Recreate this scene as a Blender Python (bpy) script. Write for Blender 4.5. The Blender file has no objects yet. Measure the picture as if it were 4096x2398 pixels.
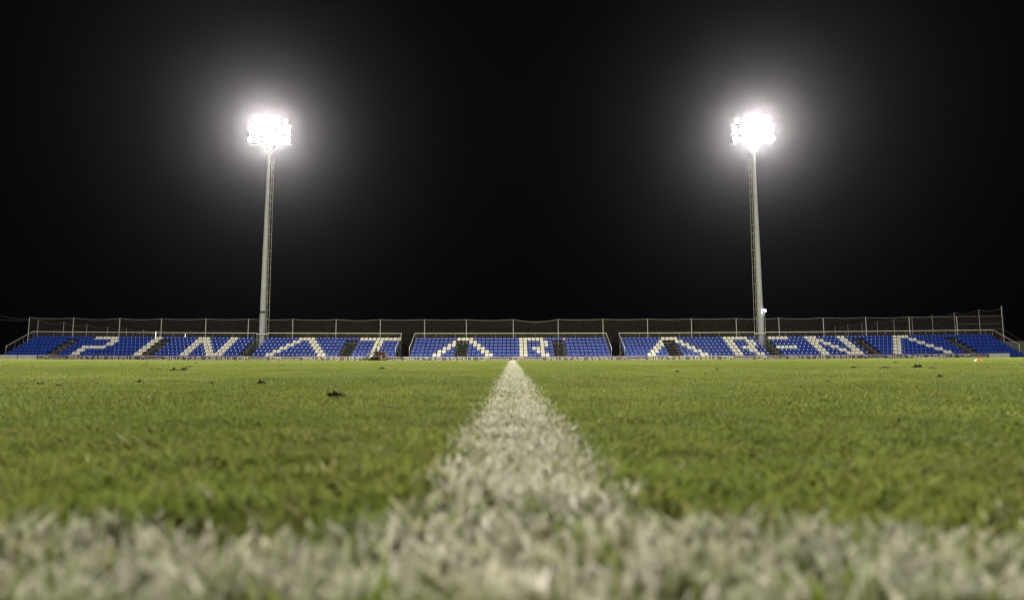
import bpy, bmesh, math, random
import numpy as np
from mathutils import Vector, Matrix, noise

C = bpy.context.scene.collection
SC = bpy.context.scene
R = math.radians
random.seed(4)
rng = np.random.default_rng(11)

# ------------------------------------------------------------------ camera
PX = 4096.0; PY = 2398.0; F = 2500.0            # photo pixels
PITCH = R(5.8); ROLL = R(0.10)
CAM = Vector((0.0, -0.305, 0.105))
cd = bpy.data.cameras.new("camera"); cam = bpy.data.objects.new("camera", cd); C.objects.link(cam)
cam.location = CAM
cam.rotation_euler = (Matrix.Rotation(R(90) + PITCH, 3, 'X') @ Matrix.Rotation(-ROLL, 3, 'Z')).to_euler()
cd.sensor_width = 36.0; cd.lens = F / PX * 36.0
cd.clip_start = 0.01; cd.clip_end = 2000
cd.dof.use_dof = True; cd.dof.focus_distance = 8.5; cd.dof.aperture_fstop = 3.9
SC.camera = cam

# ------------------------------------------------------------------ night sky
w = bpy.data.worlds.new("World"); SC.world = w; w.use_nodes = True
bg = w.node_tree.nodes["Background"]
bg.inputs[0].default_value = (0.45, 0.50, 1.0, 1); bg.inputs[1].default_value = 0.0016
SC.view_settings.view_transform = 'Standard'; SC.view_settings.look = 'None'
SC.view_settings.exposure = 0.0; SC.view_settings.gamma = 1.0
SC.cycles.use_denoising = True; SC.cycles.pixel_filter_type = 'BLACKMAN_HARRIS'; SC.cycles.filter_width = 1.2
SC.cycles.volume_bounces = 0; SC.cycles.max_bounces = 6; SC.cycles.diffuse_bounces = 3
SC.cycles.transparent_max_bounces = 24

# ------------------------------------------------------------------ floodlight lamps (the four masts of the ground)
FAR_W = 600000.0; NEAR_W = 205000.0
def spot(name, loc, target, power, angle, blend, radius, col=(1.0, 0.96, 0.885)):
    l = bpy.data.lights.new(name, 'SPOT'); o = bpy.data.objects.new(name, l); C.objects.link(o)
    l.energy = power; l.spot_size = R(angle); l.spot_blend = blend; l.shadow_soft_size = radius; l.color = col
    o.location = loc
    o.rotation_euler = (Vector(target) - Vector(loc)).to_track_quat('-Z', 'Y').to_euler()
    return o
for s in (-1, 1):
    spot("floodlight_beam", (s * 31.2, 77.3, 29.8), (s * 6, 22, 0), FAR_W, 106, 0.55, 0.5)
    # the masts of the near side stand behind the photographer and are aimed at the far half and the stand
    spot("near_floodlight_beam", (s * 31.2, -20.0, 31.0), (s * 34, 42, 0), NEAR_W, 108, 1.0, 1.2)

# ------------------------------------------------------------------ helpers
def P(px, py, Y):
    """world point on the plane y=Y seen at photo pixel (px,py)"""
    dx, dy = px - PX / 2, PY / 2 - py
    c, s = math.cos(ROLL), math.sin(ROLL)
    dx, dy = dx * c + dy * s, dy * c - dx * s
    fy = F * math.cos(PITCH) - dy * math.sin(PITCH); fz = F * math.sin(PITCH) + dy * math.cos(PITCH)
    t = (Y - CAM.y) / fy
    return Vector((CAM.x + dx * t, Y, CAM.z + fz * t))
def sstep(a, b, v):
    t = np.clip((v - a) / (b - a), 0, 1); return t * t * (3 - 2 * t)
CROWN = 0.236
def gz(x, y):
    """the cambered pitch"""
    u = np.clip(y / 68.0, 0, 1)
    return 4 * CROWN * u * (1 - u) + 0.000216 * np.minimum(np.abs(x), 60) ** 2 * (1 - sstep(32, 66, y)) * sstep(0.0, 6.0, y)
def lift(x): return 0.30 * (x / 57.0) ** 2
def ground_hit(px, py):
    p = P(px, py, 40.0); d = (p - CAM).normalized(); t = 0.2
    while t < 70:
        q = CAM + d * t
        if q.z < gz(q.x, q.y) + 0.012: return Vector((q.x, q.y, float(gz(q.x, q.y))))
        t += 0.01
    q = CAM + d * 21; return Vector((q.x, q.y, float(gz(q.x, q.y))))

def node_mat(name):
    m = bpy.data.materials.new(name); m.use_nodes = True
    nt = m.node_tree; b = nt.nodes["Principled BSDF"]
    return m, nt, b
def mat(name, col, rough=0.6, metal=0.0, var=0.12, scale=6.0, bump=0.0, spec=0.5, rnd=0.0):
    m, nt, b = node_mat(name); N = nt.nodes; L = nt.links
    tc = N.new("ShaderNodeTexCoord"); nz = N.new("ShaderNodeTexNoise")
    nz.inputs["Scale"].default_value = scale; nz.inputs["Detail"].default_value = 5
    L.new(tc.outputs["Object"], nz.inputs["Vector"])
    mr = N.new("ShaderNodeMapRange"); mr.inputs[1].default_value = 0.25; mr.inputs[2].default_value = 0.75
    mr.inputs[3].default_value = 1 - var; mr.inputs[4].default_value = 1 + var
    L.new(nz.outputs["Fac"], mr.inputs[0])
    mx = N.new("ShaderNodeVectorMath"); mx.operation = 'SCALE'; mx.inputs[0].default_value = col
    L.new(mr.outputs[0], mx.inputs["Scale"])
    out = mx.outputs[0]
    if rnd:
        oi = N.new("ShaderNodeObjectInfo"); m2 = N.new("ShaderNodeMapRange")
        m2.inputs[3].default_value = 1 - rnd; m2.inputs[4].default_value = 1 + rnd
        L.new(oi.outputs["Random"], m2.inputs[0])
        v2 = N.new("ShaderNodeVectorMath"); v2.operation = 'SCALE'
        L.new(out, v2.inputs[0]); L.new(m2.outputs[0], v2.inputs["Scale"]); out = v2.outputs[0]
    L.new(out, b.inputs["Base Color"])
    b.inputs["Roughness"].default_value = rough; b.inputs["Metallic"].default_value = metal
    b.inputs["Specular IOR Level"].default_value = spec
    if bump:
        bp = N.new("ShaderNodeBump"); bp.inputs["Strength"].default_value = bump
        L.new(nz.outputs["Fac"], bp.inputs["Height"]); L.new(bp.outputs[0], b.inputs["Normal"])
    return m
def emit(name, col, s):
    m, nt, b = node_mat(name)
    b.inputs["Base Color"].default_value = (*col, 1); b.inputs["Emission Color"].default_value = (*col, 1)
    b.inputs["Emission Strength"].default_value = s
    return m
def net_mat(name, col, cell, wire):
    m, nt, b = node_mat(name); N = nt.nodes; L = nt.links
    uv = N.new("ShaderNodeUVMap"); sep = N.new("ShaderNodeSeparateXYZ")
    L.new(uv.outputs[0], sep.inputs[0])
    fs = []
    for k in range(2):
        d = N.new("ShaderNodeMath"); d.operation = 'DIVIDE'; d.inputs[1].default_value = cell; L.new(sep.outputs[k], d.inputs[0])
        f = N.new("ShaderNodeMath"); f.operation = 'FRACT'; L.new(d.outputs[0], f.inputs[0])
        l = N.new("ShaderNodeMath"); l.operation = 'LESS_THAN'; l.inputs[1].default_value = wire / cell; L.new(f.outputs[0], l.inputs[0]); fs.append(l)
    mx = N.new("ShaderNodeMath"); mx.operation = 'MAXIMUM'
    L.new(fs[0].outputs[0], mx.inputs[0]); L.new(fs[1].outputs[0], mx.inputs[1])
    L.new(mx.outputs[0], b.inputs["Alpha"])
    b.inputs["Base Color"].default_value = (*col, 1); b.inputs["Roughness"].default_value = 0.8
    return m

M = {}
M['blue'] = mat('blue_plastic', (0.010, 0.042, 0.30), 0.34, var=0.15, scale=3, rnd=0.16)
M['white'] = mat('white_plastic', (0.70, 0.665, 0.555), 0.45, var=0.07, scale=4, rnd=0.05)
M['bracket'] = mat('seat_bracket_steel', (0.20, 0.19, 0.17), 0.5, 0.5)
M['steel'] = mat('galvanised_steel', (0.34, 0.34, 0.325), 0.5, 0.15, 0.15, 2)
M['rail'] = mat('white_painted_rail', (0.82, 0.80, 0.74), 0.4)
M['thin'] = mat('dull_grey_post', (0.20, 0.20, 0.16), 0.6)
M['tread'] = mat('grating_tread', (0.16, 0.16, 0.14), 0.7, 0.2, 0.3, 12)
M['platform'] = mat('dark_decking', (0.035, 0.034, 0.034), 0.8, 0, 0.3, 4)
M['mast'] = mat('galvanised_mast', (0.335, 0.335, 0.395), 0.7, 0.0, 0.1, 1.2)
M['banner'] = mat('purple_banner_vinyl', (0.092, 0.058, 0.108), 0.5, 0, 0.32, 1.6, 0.1)
M['banner_white'] = mat('blank_banner_vinyl', (0.50, 0.49, 0.45), 0.5, 0, 0.12, 2)
M['print'] = mat('white_print', (0.66, 0.63, 0.52), 0.5, 0, 0.1, 3)
M['edge'] = mat('board_edge', (0.72, 0.71, 0.70), 0.4)
M['black'] = mat('black_paint', (0.010, 0.010, 0.009), 0.8, spec=0.15)
M['rubber'] = mat('tyre_rubber', (0.018, 0.018, 0.017), 0.85)
M['maroon'] = mat('maroon_paint', (0.050, 0.006, 0.008), 0.5, spec=0.2)
M['brown'] = mat('dusty_screen', (0.035, 0.026, 0.016), 0.8, 0, 0.3, 14)
M['cream'] = mat('cream_rim', (0.55, 0.52, 0.36), 0.5)
M['sticker'] = mat('white_sticker', (0.40, 0.38, 0.32), 0.5)
M['jacket'] = mat('olive_jacket', (0.036, 0.036, 0.030), 0.85, 0, 0.25, 14)
M['jeans'] = mat('faded_jeans', (0.10, 0.125, 0.165), 0.85, 0, 0.2, 14)
M['skin'] = mat('skin', (0.32, 0.19, 0.13), 0.55)
M['hair'] = mat('dark_hair', (0.012, 0.010, 0.010), 0.7)
M['cap'] = mat('beige_cap', (0.35, 0.32, 0.20), 0.8)
M['orange'] = mat('orange_plastic', (0.85, 0.27, 0.006), 0.4)
M['cone_glare'] = mat('painted_glare', (0.85, 0.85, 0.85), 0.4)  # pale colour standing in for strong light on the marker's left
M['wall'] = mat('rendered_wall', (0.13, 0.13, 0.09), 0.9, 0, 0.18, 0.8)
M['earth'] = mat('dark_ground', (0.05, 0.046, 0.04), 0.95, 0, 0.3, 0.6)
M['soil'] = mat('torn_soil', (0.085, 0.056, 0.030), 0.95, 0, 0.7, 45)
M['net'] = net_mat('dark_netting', (0.27, 0.21, 0.15), 0.12, 0.0036)
M['net2'] = net_mat('brown_netting', (0.30, 0.22, 0.15), 0.10, 0.0034)
M['lamp'] = emit('lit_lamp_glass', (1.0, 0.97, 0.90), 60.0)
M['led'] = emit('lit_led_glass', (0.80, 0.95, 1.0), 60.0)
M['amber'] = emit('amber_lamp_glass', (1.0, 0.36, 0.05), 3.5)
M['tube'] = emit('white_tube_glass', (1.0, 0.93, 0.86), 3.0)
M['housing'] = mat('lamp_housing', (0.30, 0.30, 0.29), 0.45, 0.5)
M['dull_glass'] = mat('unlit_glass', (0.30, 0.30, 0.28), 0.15)
M['wire'] = mat('cable', (0.14, 0.13, 0.12), 0.7)

class MB:
    def __init__(s): s.v = []; s.f = []; s.m = []; s.uv = None
    def face(s, pts, m=0):
        n = len(s.v); s.v += [tuple(p) for p in pts]; s.f.append(tuple(range(n, n + len(pts)))); s.m.append(m)
    def box(s, a, b, m=0):
        x0, y0, z0 = a; x1, y1, z1 = b; n = len(s.v)
        s.v += [(x0,y0,z0),(x1,y0,z0),(x1,y1,z0),(x0,y1,z0),(x0,y0,z1),(x1,y0,z1),(x1,y1,z1),(x0,y1,z1)]
        for q in ((0,3,2,1),(4,5,6,7),(0,1,5,4),(1,2,6,5),(2,3,7,6),(3,0,4,7)):
            s.f.append(tuple(n + i for i in q)); s.m.append(m)
    def slab(s, pts, lo, hi, m=0):
        """hexahedron from 4 (x,y) corners with a z function at bottom and top"""
        n = len(s.v)
        s.v += [(x, y, lo(x, y)) for x, y in pts] + [(x, y, hi(x, y)) for x, y in pts]
        for q in ((0,3,2,1),(4,5,6,7),(0,1,5,4),(1,2,6,5),(2,3,7,6),(3,0,4,7)):
            s.f.append(tuple(n + i for i in q)); s.m.append(m)
    def tube(s, pts, r, k=6, m=0, r2=None):
        pts = [Vector(p) for p in pts]; rings = []
        for i, p in enumerate(pts):
            d = (pts[min(i + 1, len(pts) - 1)] - pts[max(i - 1, 0)]).normalized()
            a = d.cross(Vector((0, 0, 1)))
            if a.length < 1e-4: a = Vector((1, 0, 0))
            a.normalize(); b = d.cross(a); n = len(s.v)
            rr = r if r2 is None else r + (r2 - r) * i / max(1, len(pts) - 1)
            s.v += [tuple(p + (a * math.cos(t) + b * math.sin(t)) * rr) for t in (2 * math.pi * j / k for j in range(k))]
            rings.append(n)
        for i in range(len(rings) - 1):
            for j in range(k):
                s.f.append((rings[i] + j, rings[i] + (j + 1) % k, rings[i + 1] + (j + 1) % k, rings[i + 1] + j)); s.m.append(m)
        s.f.append(tuple(rings[0] + j for j in reversed(range(k)))); s.m.append(m)
        s.f.append(tuple(rings[-1] + j for j in range(k))); s.m.append(m)
    def lathe(s, prof, axis='z', c=(0, 0, 0), k=20, m=0):
        n = len(s.v); c = Vector(c)
        for r, h in prof:
            for j in range(k):
                t = 2 * math.pi * j / k; a, b = r * math.cos(t), r * math.sin(t)
                p = (a, b, h) if axis == 'z' else (a, h, b) if axis == 'y' else (h, a, b)
                s.v.append(tuple(c + Vector(p)))
        for i in range(len(prof) - 1):
            for j in range(k):
                s.f.append((n + i*k + j, n + i*k + (j+1) % k, n + (i+1)*k + (j+1) % k, n + (i+1)*k + j)); s.m.append(m)
        s.f.append(tuple(n + j for j in range(k))); s.m.append(m)
        s.f.append(tuple(n + (len(prof)-1)*k + j for j in range(k))); s.m.append(m)
    def build(s, name, mats, parent=None, smooth=False, bevel=0.0):
        me = bpy.data.meshes.new(name); me.from_pydata(s.v, [], s.f)
        if not isinstance(mats, (list, tuple)): mats = [mats]
        for m in mats: me.materials.append(m)
        me.polygons.foreach_set('material_index', s.m)
        if s.uv is not None:
            ul = me.uv_layers.new(name='UVMap'); ul.data.foreach_set('uv', np.array(s.uv, dtype=np.float32).ravel())
        bm = bmesh.new(); bm.from_mesh(me)
        bmesh.ops.recalc_face_normals(bm, faces=bm.faces[:])
        if bevel: bmesh.ops.bevel(bm, geom=bm.edges[:], offset=bevel, segments=2, affect='EDGES', clamp_overlap=True)
        bm.to_mesh(me); bm.free()
        if smooth: me.polygons.foreach_set('use_smooth', [True] * len(me.polygons))
        o = bpy.data.objects.new(name, me); C.objects.link(o)
        if parent: o.parent = parent
        return o
def tag(o, label=None, cat=None, group=None, kind=None):
    if label: o['label'] = label
    if cat: o['category'] = cat
    if group: o['group'] = group
    if kind: o['kind'] = kind
    return o
def empty(name, loc=(0, 0, 0), rz=0.0):
    o = bpy.data.objects.new(name, None); C.objects.link(o); o.location = loc; o.rotation_euler = (0, 0, rz); o.empty_display_size = 0.2
    return o
def place(o, parent):
    """parent keeps a part built in world coordinates where it is"""
    o.parent = parent; o.matrix_parent_inverse = Matrix.Translation(parent.location).inverted() if parent.rotation_euler.z == 0 else parent.matrix_basis.inverted()
    return o
ORD = ['zeroth','first','second','third','fourth','fifth','sixth','seventh','eighth','ninth','tenth','eleventh','twelfth','thirteenth','fourteenth','fifteenth','sixteenth','seventeenth','eighteenth','nineteenth','twentieth']

# ------------------------------------------------------------------ ground and pitch
g = MB(); g.box((-150, -45, -0.6), (150, 170, -0.06)); tag(g.build('ground', M['earth']), kind='structure')

LX = 0.009                                            # centre of the halfway line
def pitch_material():
    m, nt, b = node_mat('pitch_turf'); N = nt.nodes; L = nt.links
    geo = N.new("ShaderNodeNewGeometry"); sep = N.new("ShaderNodeSeparateXYZ"); L.new(geo.outputs["Position"], sep.inputs[0])
    n1 = N.new("ShaderNodeTexNoise"); n1.inputs["Scale"].default_value = 0.9; n1.inputs["Detail"].default_value = 4
    n2 = N.new("ShaderNodeTexNoise"); n2.inputs["Scale"].default_value = 45; n2.inputs["Detail"].default_value = 5
    L.new(geo.outputs["Position"], n1.inputs["Vector"]); L.new(geo.outputs["Position"], n2.inputs["Vector"])
    ad = N.new("ShaderNodeMath"); ad.operation = 'ADD'; L.new(n1.outputs["Fac"], ad.inputs[0]); L.new(n2.outputs["Fac"], ad.inputs[1])
    cr = N.new("ShaderNodeValToRGB"); L.new(ad.outputs[0], cr.inputs[0])
    cr.color_ramp.elements[0].position = 0.35; cr.color_ramp.elements[0].color = (0.05, 0.065, 0.008, 1)
    cr.color_ramp.elements[1].position = 0.75; cr.color_ramp.elements[1].color = (0.17, 0.19, 0.028, 1)
    def line(o, c):
        a = N.new("ShaderNodeMath"); a.operation = 'SUBTRACT'; L.new(sep.outputs[o], a.inputs[0]); a.inputs[1].default_value = c
        ab = N.new("ShaderNodeMath"); ab.operation = 'ABSOLUTE'; L.new(a.outputs[0], ab.inputs[0])
        mr = N.new("ShaderNodeMapRange"); L.new(ab.outputs[0], mr.inputs[0])
        mr.inputs[1].default_value = 0.052; mr.inputs[2].default_value = 0.068; mr.inputs[3].default_value = 1; mr.inputs[4].default_value = 0
        return mr
    a, c = line(0, LX), line(1, 0.0)
    gt = N.new("ShaderNodeMath"); gt.operation = 'GREATER_THAN'; gt.inputs[1].default_value = -0.06; L.new(sep.outputs[1], gt.inputs[0])
    lt = N.new("ShaderNodeMath"); lt.operation = 'LESS_THAN'; lt.inputs[1].default_value = 68; L.new(sep.outputs[1], lt.inputs[0])
    m1 = N.new("ShaderNodeMath"); m1.operation = 'MULTIPLY'; L.new(a.outputs[0], m1.inputs[0]); L.new(gt.outputs[0], m1.inputs[1])
    m2 = N.new("ShaderNodeMath"); m2.operation = 'MULTIPLY'; L.new(m1.outputs[0], m2.inputs[0]); L.new(lt.outputs[0], m2.inputs[1])
    mx = N.new("ShaderNodeMath"); mx.operation = 'MAXIMUM'; L.new(m2.outputs[0], mx.inputs[0]); L.new(c.outputs[0], mx.inputs[1])
    mi = N.new("ShaderNodeMix"); mi.data_type = 'RGBA'; L.new(mx.outputs[0], mi.inputs[0]); L.new(cr.outputs[0], mi.inputs[6])
    mi.inputs[7].default_value = (0.36, 0.34, 0.25, 1)
    L.new(mi.outputs[2], b.inputs["Base Color"]); b.inputs["Roughness"].default_value = 0.9; b.inputs["Specular IOR Level"].default_value = 0.1
    return m
xs = np.concatenate([np.linspace(-62, -4, 40), np.linspace(-3.5, 3.5, 15), np.linspace(4, 62, 40)])
ys = np.concatenate([np.linspace(-5, -0.5, 6), np.linspace(0, 3, 13), np.linspace(3.5, 70, 110)])
XX, YY = np.meshgrid(xs, ys); ZZ = gz(XX, YY)
pv = np.stack([XX.ravel(), YY.ravel(), ZZ.ravel()], 1); nx = len(xs)
me = bpy.data.meshes.new('pitch')
me.from_pydata(pv.tolist(), [], [(j*nx+i, j*nx+i+1, (j+1)*nx+i+1, (j+1)*nx+i) for j in range(len(ys)-1) for i in range(nx-1)])
me.materials.append(pitch_material()); me.polygons.foreach_set('use_smooth', [True]*len(me.polygons))
po = bpy.data.objects.new('pitch', me); C.objects.link(po); tag(po, kind='structure')

# ------------------------------------------------------------------ grass blades
def blade_material():
    m, nt, b = node_mat('grass_blade'); N = nt.nodes; L = nt.links
    at = N.new("ShaderNodeAttribute"); at.attribute_name = 'blade'; sep = N.new("ShaderNodeSeparateColor"); L.new(at.outputs["Color"], sep.inputs[0])
    cr = N.new("ShaderNodeValToRGB"); L.new(sep.outputs[1], cr.inputs[0]); e = cr.color_ramp.elements
    e[0].position = 0.0; e[0].color = (0.103, 0.140, 0.026, 1)
    e[1].position = 1.0; e[1].color = (0.36, 0.31, 0.12, 1)
    for p, c in ((0.35, (0.166, 0.212, 0.037)), (0.70, (0.240, 0.272, 0.057)), (0.9, (0.295, 0.292, 0.082))):
        k = e.new(p); k.color = (*c, 1)
    base = cr.outputs[0]
    for lo, hi, c in ((0.55, 1.0, (0.190, 0.172, 0.062, 1)), (0.45, 0.0, (0.150, 0.200, 0.085, 1))):    # drier and greyer leaves
        mr = N.new("ShaderNodeMapRange"); L.new(sep.outputs[2], mr.inputs[0]); mr.inputs[1].default_value = lo; mr.inputs[2].default_value = hi
        mr.inputs[3].default_value = 0; mr.inputs[4].default_value = 0.5
        mh = N.new("ShaderNodeMix"); mh.data_type = 'RGBA'; L.new(mr.outputs[0], mh.inputs[0]); L.new(base, mh.inputs[6]); mh.inputs[7].default_value = c; base = mh.outputs[2]
    mi = N.new("ShaderNodeMix"); mi.data_type = 'RGBA'; L.new(sep.outputs[0], mi.inputs[0]); L.new(base, mi.inputs[6])
    mi.inputs[7].default_value = (0.66, 0.625, 0.535, 1)
    L.new(mi.outputs[2], b.inputs["Base Color"]); b.inputs["Roughness"].default_value = 0.75; b.inputs["Specular IOR Level"].default_value = 0.08
    tr = N.new("ShaderNodeBsdfTranslucent"); L.new(mi.outputs[2], tr.inputs[0])
    ms = N.new("ShaderNodeMixShader"); ms.inputs[0].default_value = 0.35
    L.new(b.outputs[0], ms.inputs[1]); L.new(tr.outputs[0], ms.inputs[2])
    L.new(ms.outputs[0], N["Material Output"].inputs[0])
    return m
def vnoise(x, y, s, seed):
    """value noise in numpy"""
    r = np.random.default_rng(seed); T = r.random((64, 64)); x = x / s; y = y / s
    xi, yi = np.floor(x).astype(int), np.floor(y).astype(int); fx, fy = x - xi, y - yi
    fx, fy = fx*fx*(3-2*fx), fy*fy*(3-2*fy); g = lambda a, b: T[a % 64, b % 64]
    return (g(xi, yi)*(1-fx)+g(xi+1, yi)*fx)*(1-fy)+(g(xi, yi+1)*(1-fx)+g(xi+1, yi+1)*fx)*fy
# ---- torn clumps of turf: photo position, width, label
CL = [(1344,1579,75,'largest torn clump of dark soil, left of the white halfway line'),
 (1528,1471,22,'dark clump of soil on the grass in front of the mower'),
 (1048,1529,32,'dark crumbly soil patch on the grass in front of the left mast'),
 (696,1477,24,'left of two dark soil lumps side by side below first letter N'),
 (733,1476,26,'right of two dark soil lumps side by side below first letter N'),
 (757,1464,26,'thin dark turf scrape just above the pair of soil lumps'),
 (635,1472,18,'short flat turf scrape left of the pair of soil lumps'),
 (607,1472,13,'small faint turf scrape, leftmost in the row with the soil lumps'),
 (578,1459,24,'dark flat soil patch below the letter I seats'),
 (588,1449,12,'tiny soil scrape below the letter I seats, near the boards'),
 (784,1450,14,'tiny flat soil scrape below the first letter N, near the boards'),
 (236,1537,18,'dark round soil lump left of the letter P, well in front'),
 (164,1530,20,'brown soil lump left of the dark round lump, far left grass'),
 (92,1529,24,'faint brown turf scrape, leftmost on the grass'),
 (384,1528,16,'small thin turf scrape below the letter P'),
 (557,1524,18,'small dark soil lump below the letter I, well in front'),
 (851,1527,24,'faint brown patch between the letter I and the left mast'),
 (1128,1457,14,'small dark scrape below the first letter A'),
 (1879,1514,13,'small dark scrape close to the left of the halfway line'),
 (2870,1475,14,'small dark soil lump below the second letter R'),
 (2709,1483,14,'small dark soil lump below the third letter A'),
 (2822,1493,9,'tiny soil lump between two small lumps below the second letter R'),
 (3415,1467,18,'dark soil lump below the second letter N'),
 (3541,1467,40,'long faint turf scrape left of the big right hand clump'),
 (3673,1465,32,'big dark shaggy turf clump below the last letter A'),
 (3728,1468,26,'faint flat scrape right of the shaggy turf clump'),
 (3580,1447,20,'dark flat soil scrape near the boards below the last letter A'),
 (3756,1503,26,'faint dark hollow in front of the shaggy turf clump'),
 (3954,1465,14,'small dark scrape on the grass in front of the orange marker'),
 (3313,1523,14,'small brown soil lump well in front of the second letter N')]
CLP = []
for px, py, w_, lab in CL:
    p = ground_hit(px, py + 2); CLP.append((p, w_*(p-CAM).length/F))
V, FL, FS, COL = [], [], [], []; vbase = 0
def scatter(r0, r1, dens, width, height, seg, half=R(62)):
    global vbase
    n = int(half * (r1*r1 - r0*r0) * dens)
    r = np.sqrt(rng.random(n) * (r1*r1 - r0*r0) + r0*r0); a = (rng.random(n)*2-1) * half
    x = CAM.x + r*np.sin(a); y = CAM.y + r*np.cos(a)
    keep = np.ones(n, bool)
    for p, wm in CLP: keep &= ((x-p.x)**2 + ((y-p.y)/1.1)**2 > (0.5*wm)**2) | (rng.random(n) < 0.12)
    x, y = x[keep], y[keep]; n = len(x)
    thin = vnoise(x, y, 0.06, 3)*0.6 + vnoise(x, y, 0.3, 5)*0.4
    z = gz(x, y)
    h = height * (0.55 + 0.6*rng.random(n)) * (0.7 + 0.6*thin); wd = width * (0.6 + 0.8*rng.random(n))
    th = rng.random(n)*2*math.pi; lean = h * ((0.1 if r1 < 0.6 else 0.25) + 0.9*rng.random(n)); ld = rng.random(n)*2*math.pi
    lx, ly = np.cos(ld)*lean, np.sin(ld)*lean
    cx, cy = np.cos(th)*wd/2, np.sin(th)*wd/2
    wob = (vnoise(x, y, 0.03, 9)-0.5)*0.020 + (vnoise(x, y, 0.009, 19)-0.5)*0.014
    dl = np.minimum(np.where(y > -0.06, np.abs(x-LX), 9.0), np.abs(y)) + wob
    pr_ = 1 - sstep(0.045, 0.085, dl)                      # the marker's spray thins out over a few centimetres
    cover = np.clip(0.50 + 0.70*vnoise(x, y, 0.035, 21), 0, 1)
    pa = np.where(rng.random(n) < pr_*cover, (0.35 + 0.65*rng.random(n)*np.sqrt(pr_))*np.where((np.abs(y) < 0.068) & (np.abs(x-LX) > 0.07), 0.80, 1.0), 0.0)
    pa = np.where((pa == 0) & (rng.random(n) < 0.0025), 0.45, pa)
    tone = 0.12 + 0.55*vnoise(x, y, 0.10, 31)*vnoise(x, y, 0.7, 33)*1.5 + 0.42*(rng.random(n)-0.35) + 0.16*(vnoise(x, y, 3.0, 35)-0.5)
    tone = tone*0.85 + 0.07 + 0.55*np.maximum(0, vnoise(x, y, 0.16, 41)*0.6 + vnoise(x, y, 0.5, 43)*0.4 - 0.60)
    tone = np.where(rng.random(n) < 0.03, 1.0, np.clip(tone, 0, 0.92))
    hue = np.clip(0.5 + 1.5*(vnoise(x, y, 0.045, 51)*0.45 + vnoise(x, y, 0.22, 53)*0.35 + vnoise(x, y, 1.3, 55)*0.2 - 0.5) + 0.5*(rng.random(n)-0.5), 0, 1)
    col = np.stack([pa, tone, hue, np.ones(n)], 1)
    if seg == 2:
        k = 5
        vv = np.empty((n, 5, 3))
        vv[:, 0] = np.stack([x-cx, y-cy, z-0.003], 1); vv[:, 1] = np.stack([x+cx, y+cy, z-0.003], 1)
        mx, my, mz = x+lx*0.35, y+ly*0.35, z+h*0.6
        vv[:, 2] = np.stack([mx+cx*.8, my+cy*.8, mz], 1); vv[:, 3] = np.stack([mx-cx*.8, my-cy*.8, mz], 1)
        vv[:, 4] = np.stack([x+lx, y+ly, z+h*0.95], 1)
        b = vbase + np.arange(n)[:, None]*5
        FL.append(np.concatenate([b+np.array([[0, 1, 2, 3]]), b+np.array([[3, 2, 4]])], 1).ravel())
        FS.append(np.tile([4, 3], n))
    else:
        k = 3
        vv = np.empty((n, 3, 3))
        vv[:, 0] = np.stack([x-cx, y-cy, z-0.003], 1); vv[:, 1] = np.stack([x+cx, y+cy, z-0.003], 1); vv[:, 2] = np.stack([x+lx, y+ly, z+h], 1)
        FL.append((vbase + np.arange(n*3))); FS.append(np.full(n, 3))
    V.append(vv.reshape(-1, 3)); COL.append(np.repeat(col, k, 0)); vbase += n*k
scatter(0.05, 0.55, 42000, 0.0039, 0.022, 2)
scatter(0.55, 1.2, 55000, 0.0035, 0.018, 2)
scatter(1.2, 3.0, 26000, 0.0036, 0.014, 2)
scatter(3.0, 7.0, 10000, 0.0050, 0.012, 1)
scatter(7.0, 16.0, 2600, 0.010, 0.013, 1, R(50))
scatter(16.0, 36.0, 600, 0.018, 0.012, 1, R(48))
V = np.concatenate(V); FL = np.concatenate(FL); FS = np.concatenate(FS); COL = np.concatenate(COL)
me = bpy.data.meshes.new('grass')
me.vertices.add(len(V)); me.vertices.foreach_set('co', V.astype(np.float32).ravel())
me.loops.add(len(FL)); me.loops.foreach_set('vertex_index', FL.astype(np.int32))
me.polygons.add(len(FS)); me.polygons.foreach_set('loop_start', np.concatenate([[0], np.cumsum(FS)[:-1]]).astype(np.int32))
at = me.attributes.new('blade', 'FLOAT_COLOR', 'POINT'); at.data.foreach_set('color', COL.astype(np.float32).ravel())
me.update(calc_edges=True); me.materials.append(blade_material())
go = bpy.data.objects.new('grass', me); C.objects.link(go)
tag(go, 'short mown green grass with white painted touchline and halfway line', 'grass', kind='stuff')
del V, FL, FS, COL

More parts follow.
